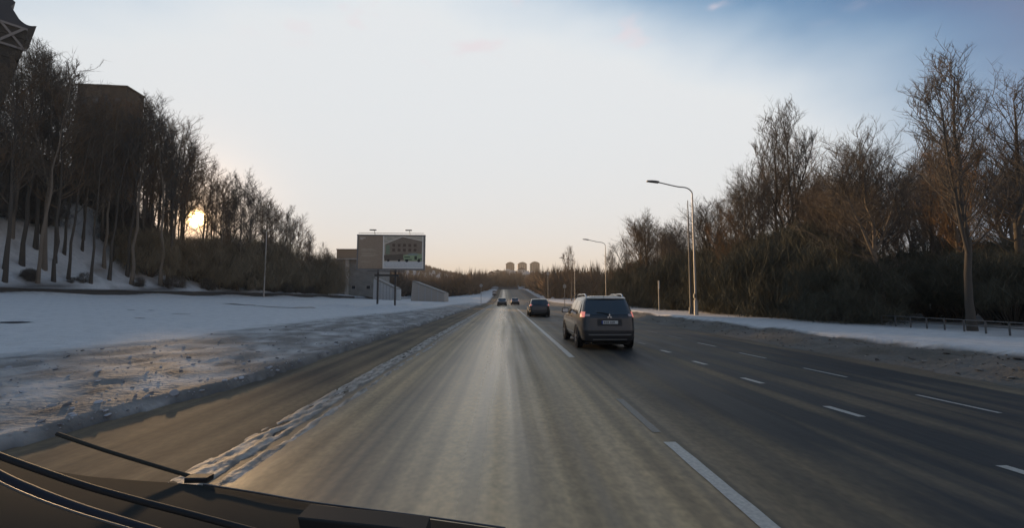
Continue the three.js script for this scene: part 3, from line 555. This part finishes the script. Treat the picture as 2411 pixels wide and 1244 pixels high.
// ------------------------------------------------------------------ billboard
{
  const z = 62, A = atDepth(843, 635, z), B = atDepth(1000, 555, z), w = B.x - A.x, h = B.y - A.y, cx = (A.x + B.x) / 2, gy = height(cx, -z) - 0.2;
  const g = thing('billboard', 'large billboard with a brown text panel and a picture, on two dark posts', 'billboard', undefined, new THREE.Vector3(cx, gy, -z));
  g.rotation.y = 0.05;
  const cy = (A.y + B.y) / 2 - gy, dark = mat([0.05, 0.045, 0.042], 0.6), steel = mat([0.12, 0.11, 0.1], 0.5, { metalness: 0.6 });
  part('panel', bevelBox(w, h, 0.4, 0, cy, 0, 0.03), dark, g);
  for (const [x, y, bw, bh] of [[0, cy + h / 2, w + 0.2, 0.16], [0, cy - h / 2, w + 0.2, 0.16]]) part('frame_rail', box(bw, bh, 0.52, x, y, 0), mat([0.2, 0.19, 0.18], 0.6), g);
  for (const s of [-1, 1]) part('frame_stile', box(0.16, h - 0.18, 0.5, s * w / 2, cy, 0), mat([0.2, 0.19, 0.18], 0.6), g);
  const cv = document.createElement('canvas'); cv.width = 1024; cv.height = 540; const c = cv.getContext('2d');
  c.fillStyle = '#b5a48e'; c.fillRect(0, 0, 1024, 540);
  c.fillStyle = '#a08b74'; c.fillRect(0, 0, 384, 540);
  c.fillStyle = '#cfc2b2'; c.fillRect(20, 26, 88, 18); c.fillRect(30, 52, 44, 12);
  c.fillStyle = '#b8a68e'; for (const [y, l] of [[214, 190], [236, 240], [286, 220], [310, 250], [332, 200], [420, 150]]) c.fillRect(48, y, l, 9);
  c.fillStyle = '#c9bda9'; c.beginPath(); c.moveTo(384, 0); c.lineTo(1024, 0); c.lineTo(1024, 400); c.lineTo(384, 420); c.fill();
  c.fillStyle = '#a9a48e'; for (let i = 0; i < 40; i++) c.fillRect(390 + (i * 53) % 300, 8 + (i * 37) % 110, 26, 14);
  c.fillStyle = '#8a7a68'; c.beginPath(); c.moveTo(420, 130); c.lineTo(690, 14); c.lineTo(1000, 84); c.lineTo(990, 330); c.lineTo(420, 330); c.fill();
  c.strokeStyle = '#e6dccb'; c.lineWidth = 12; c.beginPath(); c.moveTo(410, 132); c.lineTo(690, 8); c.lineTo(1010, 78); c.stroke();
  c.fillStyle = '#7f8a70'; c.fillRect(430, 150, 60, 150);
  c.fillStyle = '#665a4d'; c.beginPath(); c.moveTo(400, 320); c.lineTo(700, 296); c.lineTo(720, 400); c.lineTo(412, 410); c.fill();
  c.fillStyle = '#9dae86'; c.beginPath(); c.moveTo(700, 320); c.lineTo(860, 280); c.lineTo(1010, 300); c.lineTo(1004, 412); c.lineTo(716, 410); c.fill();
  c.fillStyle = '#38402f'; for (const [x, y, a, b] of [[720, 340, 90, 16], [728, 382, 110, 14], [880, 330, 40, 60], [940, 372, 60, 14]]) c.fillRect(x, y, a, b);
  c.fillStyle = '#d9d8d4'; c.beginPath(); c.moveTo(384, 424); c.lineTo(1024, 418); c.lineTo(1024, 540); c.lineTo(384, 540); c.fill();
  c.fillStyle = '#5d4a3d'; for (let i = 0; i < 5; i++) for (let j = 0; j < 2; j++) c.fillRect(530 + i * 84, 130 + j * 78, 44, 48);
  c.fillStyle = '#1f201d'; for (const x of [760, 950]) { c.beginPath(); c.arc(x, 408, 24, 0, 7); c.fill(); } for (const x of [470, 640]) { c.beginPath(); c.arc(x, 404, 20, 0, 7); c.fill(); }
  c.fillStyle = '#8d9a94'; c.beginPath(); c.moveTo(760, 318); c.lineTo(800, 288); c.lineTo(910, 286); c.lineTo(950, 316); c.fill();
  { const r = rng(3); for (let i = 0; i < 5000; i++) { c.fillStyle = r() < 0.5 ? 'rgba(40,32,24,0.10)' : 'rgba(240,232,220,0.10)'; c.fillRect(r() * 1024, r() * 540, 3 + 12 * r(), 2 + 5 * r()); } }
  c.fillStyle = '#ece6da'; c.fillRect(384, 0, 16, 540); c.fillRect(1000, 0, 14, 540); c.fillRect(384, 520, 630, 14);
  const t = new THREE.CanvasTexture(cv); t.colorSpace = THREE.SRGBColorSpace;
  const poster = part('poster', new THREE.PlaneGeometry(w - 0.22, h - 0.22), mat(0xffffff, 0.6, { map: t }), g); poster.position.set(0, cy, 0.215);
  for (const px of [892, 932]) { const x = (px - 921.5) / F * z; part('post', box(0.22, cy - h / 2 - 0.1, 0.3, x, (cy - h / 2 - 0.1) / 2, -0.05), dark, g); }
  part('cross_beam', box(3.4, 0.28, 0.3, -0.6, cy - h / 2 - 0.85, 0.02), dark, g);
  part('catwalk', box(5.2, 0.12, 0.8, -0.5, cy - h / 2 - 0.3, 0.5), steel, g);
  for (const s of [-0.5, 0.55]) { const l = part('flood_lamp', tube([[s * w * 0.5, cy + h / 2, 0], [s * w * 0.5, cy + h / 2 + 0.55, 0.3], [s * w * 0.5, cy + h / 2 + 0.6, 1.1]], 0.035, 10, 6), steel, g); part('lamp_head', bevelBox(0.9, 0.12, 0.35, s * w * 0.5, cy + h / 2 + 0.6, 1.2, 0.02), steel, l); }
  part('lamp_rail', box(w * 0.98, 0.06, 0.06, 0, cy + h / 2 + 0.32, 0.1), steel, g);
}

// ------------------------------------------------------------------ lamp posts, signs
const galv = mat([0.38, 0.36, 0.33], 0.45, { metalness: 0.35 }), galvDark = mat([0.10, 0.095, 0.09], 0.5);
function lampPost(x, z, h, label, arm = 3.1, group) {
  const g = thing('street_lamp', label, 'street lamp', group, new THREE.Vector3(x, height(x, z) - 0.05, z));
  part('base', pole(0.15, 0.13, 1.1), galv, g);
  part('column', pole(0.085, 0.05, h - 0.5), galv, g);
  part('arm', tube([[0, h - 0.52, 0], [-0.03, h - 0.12, 0], [-0.35, h + 0.18, 0], [-1.1, h + 0.30, 0], [-arm + 0.6, h + 0.62, 0]], 0.045, 30, 8), galv, g);
  const s = new THREE.Shape(); s.moveTo(-0.42, 0); s.lineTo(0.4, -0.02); s.lineTo(0.42, 0.07); s.quadraticCurveTo(0.1, 0.13, -0.42, 0.05); s.closePath();
  const hg = new THREE.ExtrudeGeometry(s, { depth: 0.22, bevelEnabled: true, bevelSize: 0.015, bevelThickness: 0.015, bevelSegments: 1 }); hg.translate(0, 0, -0.11); hg.rotateZ(-0.1); hg.translate(-arm + 0.25, h + 0.62, 0);
  part('lamp_head', hg, galvDark, g);
  part('service_box', bevelBox(0.18, 0.3, 0.16, -0.1, 1.4, 0.1, 0.015), galvDark, g);
  return g;
}
lampPost(13.55, -30, 9.0, 'tall grey street lamp with a curved arm beside the evergreen shrubs', 3.1);
lampPost(14.6, -61, 9.0, 'grey street lamp by the wide bare tree, second along the pavement', 3.1);
lampPost(14.9, -90, 9.0, 'small distant grey street lamp past the second lamp', 3.1);
{
  const z = 77, p = atDepth(622, 690, z), gy = height(p.x, -z), h = atDepth(626, 545, z).y - gy;
  const g = thing('street_lamp', 'slender pale lamp post on the bank below the hillside wood', 'street lamp', undefined, new THREE.Vector3(p.x, gy - 0.1, -z));
  part('column', pole(0.13, 0.08, h), galv, g); part('arm', tube([[0, h - 0.05, 0], [0.2, h + 0.25, 0], [1.1, h + 0.4, 0]], 0.05, 12, 6), galv, g); part('lamp_head', bevelBox(0.8, 0.12, 0.25, 1.4, h + 0.42, 0, 0.02), galvDark, g);
  const q = onGround(1634, 752, 0.4); const g2 = thing('mast', 'thin dark tapering mast close behind the curved street lamp', 'mast', undefined, new THREE.Vector3(13.9, height(13.9, -31.6), -31.6));
  part('pole', pole(0.10, 0.03, 8.6), galvDark, g2); part('base', pole(0.17, 0.15, 0.5), galvDark, g2);
}
function roadSign(px, z, topY, label, shape, col) {
  const p = atDepth(px, topY, z), gy = height(p.x, -z), h = p.y - gy, g = thing('road_sign', label, 'road sign', undefined, new THREE.Vector3(p.x, gy - 0.05, -z));
  part('post', pole(0.05, 0.045, h), galv, g);
  const d = shape === 'round' ? new THREE.CylinderGeometry(0.36, 0.36, 0.03, 24) : shape === 'narrow' ? bevelBox(0.13, 0.75, 0.05, 0, 0, 0, 0.01) : bevelBox(0.5, 0.5, 0.03, 0, 0, 0, 0.01);
  if (shape === 'round') d.rotateX(Math.PI / 2); d.translate(0, h - 0.4, 0.08); part('plate', d, mat(col, 0.5), g);
}
roadSign(1329, 66, 668, 'grey-backed square road sign on a post past the dark hatchback', 'square', [0.45, 0.42, 0.36]);
roadSign(1550, 40, 660, 'pale narrow marker post standing in the snow near the curved lamp', 'narrow', [0.5, 0.5, 0.48]);
roadSign(1133, 92, 668, 'round road sign on a thin post where the verge narrows', 'round', [0.40, 0.38, 0.36]);
roadSign(1290, 98, 640, 'small round road sign beside the far bend', 'round', [0.45, 0.40, 0.34]);
{ // low rail between the path and the trees
  const a = hitTerrain(2076, 766), b = hitTerrain(2440, 796), g = thing('low_railing', 'low dark railing on short posts between the snowy path and the trees', 'railing', undefined, new THREE.Vector3(a.x, height(a.x, a.z), a.z));
  const d = b.clone().sub(a); d.y = height(b.x, b.z) - height(a.x, a.z); const n = 8;
  for (let i = 0; i <= n; i++) { const t = i / n, c = pole(0.028, 0.028, 0.5, 8); c.translate(d.x * t, d.y * t - 0.05, d.z * t); part('post', c, galvDark, g); }
  for (const y of [0.24, 0.43]) part('rail', tube([[0, y, 0], [d.x / 2, d.y / 2 + y, d.z / 2], [d.x, d.y + y, d.z]], 0.02, 8, 6), galvDark, g);
}

// ------------------------------------------------------------------ cars
const rubber = mat([0.02, 0.02, 0.02], 0.85), alloy = mat([0.35, 0.35, 0.36], 0.35, { metalness: 0.8 }), chrome = mat([0.6, 0.6, 0.6], 0.25, { metalness: 0.9 }), plastic = mat([0.025, 0.026, 0.028], 0.6), underM = mat([0.015, 0.015, 0.015], 0.95);
const carGlass = new THREE.MeshPhysicalMaterial({ color: lin(0.018, 0.021, 0.024), roughness: 0.03, metalness: 0, clearcoat: 1, clearcoatRoughness: 0.02, ior: 1.6 });
const tail = new THREE.MeshStandardMaterial({ color: lin(0.5, 0.08, 0.07), roughness: 0.25, emissive: lin(1, 0.34, 0.28), emissiveIntensity: 0.5 }), tailDim = mat([0.35, 0.03, 0.03], 0.2), clearLens = mat([0.5, 0.42, 0.40], 0.2);
const wheelGeo = (() => {
  const pr = (a) => a.map(([x, y]) => new THREE.Vector2(x, y));
  const t = new THREE.LatheGeometry(pr([[0.22, -0.11], [0.31, -0.115], [0.345, -0.09], [0.355, 0], [0.345, 0.09], [0.31, 0.115], [0.22, 0.11]]), 32); t.rotateZ(Math.PI / 2);
  const parts = [], rim = new THREE.LatheGeometry(pr([[0.23, -0.10], [0.215, -0.06], [0.20, 0.08]]), 32); rim.rotateZ(Math.PI / 2); parts.push(rim.toNonIndexed());
  for (let i = 0; i < 5; i++) { const b = box(0.04, 0.2, 0.06, 0.085, 0.115, 0); b.rotateX(i / 5 * 6.283); parts.push(b.toNonIndexed()); }
  const hub = new THREE.CylinderGeometry(0.05, 0.05, 0.06, 16); hub.rotateZ(Math.PI / 2); hub.translate(0.085, 0, 0); parts.push(hub.toNonIndexed());
  return { tyre: t, rim: mergeGeometries(parts) };
})();
const SUV = { y: [0.24, 0.30, 0.45, 0.60, 0.75, 0.90, 0.99, 1.04, 1.10, 1.25, 1.40, 1.53, 1.61, 1.66, 1.685],
  w: [0.78, 0.85, 0.89, 0.90, 0.905, 0.90, 0.885, 0.87, 0.855, 0.81, 0.765, 0.72, 0.67, 0.60, 0.45],
  r: [-0.12, -0.02, 0.04, 0.05, 0.02, 0.0, -0.01, -0.03, -0.06, -0.15, -0.24, -0.33, -0.38, -0.46, -0.62],
  f: [-4.42, -4.52, -4.58, -4.60, -4.56, -4.42, -4.10, -3.55, -3.38, -3.10, -2.82, -2.55, -2.36, -2.15, -1.85], n: 7, wheels: [-0.92, -3.6], wr: 0.355 };
const HATCH = { y: [0.20, 0.26, 0.40, 0.55, 0.68, 0.80, 0.88, 0.93, 1.00, 1.12, 1.25, 1.37, 1.44, 1.49, 1.51],
  w: [0.74, 0.81, 0.86, 0.875, 0.88, 0.87, 0.86, 0.845, 0.83, 0.79, 0.745, 0.70, 0.65, 0.58, 0.42],
  r: [-0.10, -0.02, 0.04, 0.05, 0.02, 0.0, -0.02, -0.05, -0.08, -0.16, -0.25, -0.34, -0.40, -0.48, -0.66],
  f: [-3.95, -4.05, -4.12, -4.15, -4.1, -3.95, -3.62, -3.15, -2.98, -2.74, -2.48, -2.24, -2.08, -1.9, -1.65], n: 6, wheels: [-0.75, -3.3], wr: 0.31 };
const SEDAN = { ...HATCH, y: HATCH.y.map(v => v * 0.97), w: HATCH.w.map(v => v * 1.02), r: [-0.10, -0.02, 0.04, 0.05, 0.02, 0.0, -0.04, -0.30, -0.55, -0.72, -0.88, -1.02, -1.12, -1.25, -1.5], f: HATCH.f.map(v => v - 0.35), wheels: [-0.85, -3.55] };
function makeCar(name, S, label, { paint, lit = tail, rails = false, plate, strip = true, emblem = false, position, turn = 0, litRight = true }) {
  const g = thing(name, label, 'car', undefined, position); g.rotation.y = turn;
  const at = (arr, y) => { const Y = S.y; if (y <= Y[0]) return arr[0]; for (let i = 1; i < Y.length; i++) if (y <= Y[i]) return lerp(arr[i - 1], arr[i], (y - Y[i - 1]) / (Y[i] - Y[i - 1])); return arr[arr.length - 1]; };
  const pw = (v, e) => Math.sign(v) * Math.abs(v) ** e;
  const ring = (y, a) => { const w = at(S.w, y), r = at(S.r, y), f = at(S.f, y), n = 2 / S.n; return [pw(Math.sin(a), n) * w, y, (r + f) / 2 + pw(Math.cos(a), n) * (r - f) / 2]; };  // a = 0 is the rear
  const levels = []; for (let i = 0; i + 1 < S.y.length; i++) for (let k = 0; k < 3; k++) levels.push(lerp(S.y[i], S.y[i + 1], k / 3)); levels.push(S.y[S.y.length - 1]);
  const M = 96, pos = [], idx = [];
  // even spread of outline points: parametrise through a warped angle
  const ang = k => { const t = k / M * 2 * Math.PI; return t - 0.0 * Math.sin(4 * t); };
  for (const y of levels) for (let k = 0; k < M; k++) pos.push(...ring(y, ang(k)));
  for (let j = 0; j + 1 < levels.length; j++) for (let k = 0; k < M; k++) { const k2 = (k + 1) % M, a = j * M + k, b = j * M + k2; idx.push(a, b, a + M, b, b + M, a + M); }
  const lastY = levels[levels.length - 1], c = pos.length / 3; pos.push(0, lastY + 0.008, (at(S.r, lastY) + at(S.f, lastY)) / 2); for (let k = 0; k < M; k++) idx.push((levels.length - 1) * M + k, (levels.length - 1) * M + (k + 1) % M, c);
  part('body', meshOf(pos, idx), paint, g);
  const y0 = S.y[0], wB = S.w[0];
  part('underbody', box(wB * 1.8, 0.12, (S.r[0] - S.f[0]) * 0.94, 0, y0 - 0.02, (S.r[0] + S.f[0]) / 2), underM, g);
  const patch = (f, nu, nv) => { const p = [], id = []; for (let j = 0; j <= nv; j++) for (let i = 0; i <= nu; i++) p.push(...f(i / nu, j / nv)); for (let j = 0; j < nv; j++) for (let i = 0; i < nu; i++) { const a = j * (nu + 1) + i, b = a + 1, d = a + nu + 1, e = d + 1; id.push(a, b, d, b, e, d); } return meshOf(p, id); };
  const rear = (s0, s1, ya, yb, off = 0.008, taper = 0) => patch((u, v) => { const y = lerp(ya, yb, v), k = 1 - taper * v, s = lerp(s0, s1, u) * k, w = at(S.w, y), r = at(S.r, y), f = at(S.f, y); return [s * w, y, (r + f) / 2 + (1 - Math.abs(s) ** S.n) ** (1 / S.n) * (r - f) / 2 + off]; }, 24, 10);
  const flank = (sd, t0, t1, ya, yb, off = 0.008) => patch((u, v) => { const y = lerp(ya, yb, v), t = lerp(t0, t1, u), w = at(S.w, y), r = at(S.r, y), f = at(S.f, y); return [sd * ((1 - Math.abs(t) ** S.n) ** (1 / S.n) * w + off), y, (r + f) / 2 + t * (r - f) / 2]; }, 12, 8);
  const front = (ya, yb) => patch((u, v) => { const y = lerp(ya, yb, v), s = lerp(-0.86, 0.86, u), w = at(S.w, y), r = at(S.r, y), f = at(S.f, y); return [s * w, y, (r + f) / 2 - (1 - Math.abs(s) ** S.n) ** (1 / S.n) * (r - f) / 2 - 0.008]; }, 16, 8);
  const yb = S.y[8], yt = S.y[11];
  part('rear_window', rear(-0.90, 0.90, yb + 0.0, yt + 0.04, 0.010, 0.02), carGlass, g);
  part('windscreen', front(yb + 0.02, yt + 0.03), carGlass, g);
  for (const sd of [-1, 1]) { part('rear_quarter_window', flank(sd, 0.58, 0.86, yb + 0.03, yt - 0.02), carGlass, g); part('rear_door_window', flank(sd, 0.02, 0.54, yb, yt), carGlass, g); part('front_door_window', flank(sd, -0.62, -0.02, yb, yt), carGlass, g); }
  // tail lights wrap the rear corners
  const Yl = S.y[6] + 0.03, Yh = S.y[9] - 0.06;
  for (const sd of [-1, 1]) {
    const lamp = part('tail_light', patch((u, v) => { const y = lerp(Yl, Yh, v), a = sd * lerp(0.62, 1.12, u), p = ring(y, a); return [p[0] * 1.012, y, p[2] + 0.012]; }, 14, 6), sd < 0 || litRight ? lit : tailDim, g);
    part('lens', rear(sd * 0.70, sd * 0.90, Yl + 0.03, Yl + 0.10, 0.016), clearLens, lamp);
    const m = part('mirror', bevelBox(0.24, 0.17, 0.12, sd * (S.w[8] + 0.15), yb + 0.06, at(S.f, yb) + 0.72, 0.03), plastic, g); part('mirror_glass', box(0.19, 0.12, 0.01, sd * (S.w[8] + 0.15), yb + 0.06, at(S.f, yb) + 0.786), chrome, m);
  }
  part('bumper', rear(-0.97, 0.97, S.y[1], S.y[3], 0.02), plastic, g);
  if (strip) { part('bumper_strip', rear(-0.74, 0.74, S.y[2] + 0.02, S.y[2] + 0.06, 0.032), mat([0.16, 0.16, 0.155], 0.4), g); part('skid_plate', rear(-0.62, 0.62, S.y[1] + 0.02, S.y[1] + 0.06, 0.036), mat([0.16, 0.16, 0.155], 0.4), g); }
  part('tailgate_seam', rear(-0.80, 0.80, S.y[3] + 0.01, S.y[3] + 0.022, 0.008), underM, g);
  part('spoiler', patch((u, v) => { const s = lerp(-0.92, 0.92, u), w = at(S.w, S.y[12]), r = at(S.r, S.y[12]); return [s * w, S.y[12] + 0.045 - 0.05 * v + 0.0 * s, r - 0.10 + v * 0.17 - 0.10 * Math.abs(s) ** 4]; }, 16, 3), paint, g);
  part('rear_wiper', tube([[0.02, yb + 0.02, at(S.r, yb) + 0.03], [-0.2, yb + 0.06, at(S.r, yb + 0.06) + 0.035], [-0.38, yb + 0.07, at(S.r, yb + 0.07) + 0.03]], 0.012, 8, 5), plastic, g);
  for (const z of S.wheels) for (const sd of [-1, 1]) {
    const arch = new THREE.TorusGeometry(S.wr + 0.055, 0.03, 8, 28, Math.PI); arch.rotateY(Math.PI / 2); arch.translate(sd * (S.w[3] - 0.02), S.wr, z); part('wheel_arch', arch, plastic, g);
    const well = new THREE.CylinderGeometry(S.wr + 0.05, S.wr + 0.05, 0.04, 28, 1, false, 0, Math.PI); well.rotateZ(Math.PI / 2); well.rotateX(0); const w2 = new THREE.CircleGeometry(S.wr + 0.05, 28); w2.rotateY(sd * Math.PI / 2); w2.translate(sd * (S.w[3] + 0.004), S.wr, z); part('wheel_well', w2, underM, g);
    const wh = new THREE.Group(); wh.name = 'wheel'; wh.position.set(sd * (S.w[3] - 0.09), S.wr * 0.998, z); wh.scale.setScalar(S.wr / 0.355); if (sd < 0) wh.rotation.y = Math.PI; g.add(wh); part('tyre', wheelGeo.tyre, rubber, wh); part('rim', wheelGeo.rim, alloy, wh);
  }
  if (rails) for (const sd of [-1, 1]) { const x = sd * S.w[13] * 1.0, y = S.y[14]; part('roof_rail', tube([[x, y - 0.06, -0.6], [x, y + 0.035, -0.75], [x * 0.99, y + 0.045, -1.5], [x * 0.98, y + 0.03, -2.2], [x * 0.97, y - 0.05, -2.4]], 0.022, 24, 7), chrome, g); }
  part('aerial', tube([[0, S.y[14], -0.8], [0, S.y[14] + 0.1, -0.72], [0, S.y[14] + 0.2, -0.62]], 0.008, 4, 5), plastic, g);
  part('exhaust', (() => { const e = new THREE.CylinderGeometry(0.03, 0.03, 0.2, 12, 1, true); e.rotateX(Math.PI / 2); e.translate(-0.55, y0 - 0.02, S.r[0] + 0.06); return e; })(), chrome, g);
  if (plate) {
    const cv = document.createElement('canvas'); cv.width = 512; cv.height = 112; const x = cv.getContext('2d'); x.fillStyle = '#c9ccca'; x.fillRect(0, 0, 512, 112); x.fillStyle = '#26408c'; x.fillRect(0, 0, 46, 112); x.fillStyle = '#2a2c2e'; x.font = 'bold 92px sans-serif'; x.fillText(plate, 66, 90); x.strokeStyle = '#2a2c2e'; x.lineWidth = 5; x.strokeRect(3, 3, 506, 106);
    const t = new THREE.CanvasTexture(cv); t.colorSpace = THREE.SRGBColorSpace; const py = S.y[5] - 0.03;
    part('plate_recess', rear(-0.42, 0.42, py - 0.11, py + 0.10, 0.006), plastic, g);
    const pl = part('number_plate', new THREE.PlaneGeometry(0.52, 0.113), mat(0xffffff, 0.5, { map: t }), g); pl.position.set(0, py, at(S.r, py) + 0.028);
  }
  if (emblem) {
    const s = []; for (let i = 0; i < 3; i++) { const d = new THREE.Shape(); d.moveTo(0, 0); d.lineTo(0.028, 0.045); d.lineTo(0, 0.09); d.lineTo(-0.028, 0.045); d.closePath(); const e = new THREE.ExtrudeGeometry(d, { depth: 0.01, bevelEnabled: false }); e.rotateZ(i * 2.0944); s.push(e); }
    const e = mergeGeometries(s); e.translate(0, S.y[6] + 0.06, at(S.r, S.y[6]) + 0.016); part('emblem', e, chrome, g);
  }
  return g;
}
const carPaint = (c) => new THREE.MeshPhysicalMaterial({ color: lin(...c), roughness: 0.45, metalness: 0.1, clearcoat: 0.9, clearcoatRoughness: 0.1 });
{
  const p = onGround(1446, 831); makeCar('dark_suv', SUV, 'dark grey sport utility car with roof rails, lit tail lights and a white plate', { paint: carPaint([0.018, 0.019, 0.021]), rails: true, plate: 'KEB 028', emblem: true, position: new THREE.Vector3(p.x, 0, p.z - 0.5) });
  const q = onGround(1272, 747); makeCar('hatchback', HATCH, 'dark hatchback on the road beyond the sport utility car, one tail light glowing', { paint: carPaint([0.03, 0.026, 0.026]), plate: undefined, position: new THREE.Vector3(q.x, 0, q.z - 0.3), litRight: true, strip: true });
  const s = onGround(1182, 721); makeCar('sedan', SEDAN, 'far saloon car driving in the pale lane straight ahead', { paint: carPaint([0.05, 0.045, 0.045]), lit: tailDim, position: new THREE.Vector3(s.x, 0, s.z), strip: false });
  const t = onGround(1213, 718.5); makeCar('sedan', SEDAN, 'far saloon car with red lights in the lane beyond the hatchback', { paint: carPaint([0.06, 0.045, 0.045]), position: new THREE.Vector3(t.x, 0, t.z), strip: false });
  const v = new THREE.Vector3((1164 - VX) / F * 190, 0, -190); v.y = roadY(v.z); const van = makeCar('van', { ...HATCH, y: HATCH.y.map(k => k * 1.5), r: HATCH.r.map(k => k * 0.4) }, 'pale van small on the far rising road', { paint: carPaint([0.5, 0.5, 0.5]), lit: tailDim, position: v, strip: false });
}

// ------------------------------------------------------------------ the front of the recording car
{
  const g = thing('recording_car', 'dark bonnet edge, seal and resting wiper of the car filming the road', 'car');
  const dark = mat([0.012, 0.013, 0.012], 0.8), seal = mat([0.008, 0.008, 0.009], 0.7), navy = mat([0.012, 0.014, 0.022], 0.7), light = mat([0.10, 0.10, 0.10], 0.45, { metalness: 0.5 }), gloss = new THREE.MeshPhysicalMaterial({ color: lin(0.022, 0.024, 0.022), roughness: 0.9, specularIntensity: 0.3 });
  const at = (list, z) => list.map(([x, y]) => atDepth(x, y, z));
  const upper = [[-60, 1046], [60, 1092], [180, 1118], [300, 1130], [500, 1146], [720, 1184], [1000, 1222], [1190, 1248], [1320, 1262]];
  const strip = (A, B, m, name) => { const ca = new THREE.CatmullRomCurve3(A), cb = new THREE.CatmullRomCurve3(B), p = [], id = [], n = 48; for (let i = 0; i <= n; i++) { const a = ca.getPoint(i / n), b = cb.getPoint(i / n); for (let j = 0; j <= 4; j++) { const q = a.clone().lerp(b, j / 4); q.y += 0.012 * Math.sin(j / 4 * Math.PI); p.push(q.x, q.y, q.z); } if (i) for (let j = 0; j < 4; j++) { const k = i * 5 + j; id.push(k - 5, k - 4, k, k - 4, k + 1, k); } } part(name, meshOf(p, id), m, g); };
  strip(at(upper, 1.0), at(upper.map(([x, y]) => [x - 160, y + 330]), 0.62), gloss, 'bonnet');
  part('edge_trim', tube(at([[480, 1141], [600, 1160], [720, 1181], [1000, 1217], [1190, 1244]], 0.99), 0.0022, 60, 6), light, g);
  part('rubber_seal', tube(at([[-80, 1030], [0, 1062], [100, 1098], [200, 1132], [320, 1166], [450, 1200], [600, 1240], [700, 1268]].map(([x, y]) => [x, y + 12]), 0.70), 0.0048, 60, 8), seal, g);
  part('trim_strip', tube(at([[-80, 1060], [0, 1108], [80, 1144], [180, 1182], [300, 1220], [420, 1256]].map(([x, y]) => [x, y + 14]), 0.62), 0.0065, 60, 8), navy, g);
  part('trim_edge', tube(at([[-80, 1078], [0, 1126], [80, 1162], [180, 1198], [300, 1234], [400, 1262]].map(([x, y]) => [x, y + 10]), 0.60), 0.0016, 60, 6), light, g);
  const bladeM = mat([0.03, 0.03, 0.024], 0.85), blade = part('wiper_blade', tube(at([[135, 1022], [240, 1058], [350, 1092], [462, 1126]], 1.03), 0.0045, 40, 6), bladeM, g);
  part('wiper_clip', bevelBox(0.05, 0.012, 0.03, 0, 0, 0, 0.004).applyMatrix4(new THREE.Matrix4().makeTranslation(...atDepth(470, 1127, 1.02))), seal, blade);
  const a = at([[724, 1204], [1004, 1234], [1012, 1290], [742, 1290]], 0.9), sh = new THREE.Shape(); a.forEach((p, i) => i ? sh.lineTo(p.x, p.y) : sh.moveTo(p.x, p.y)); sh.closePath();
  const eg = new THREE.ExtrudeGeometry(sh, { depth: 0.05, bevelEnabled: true, bevelSize: 0.004, bevelThickness: 0.004, bevelSegments: 2 }); eg.translate(0, 0, -0.92); part('wiper_pivot_cover', eg, dark, g);
}

shadowed(scene);
renderer.render(scene, camera);
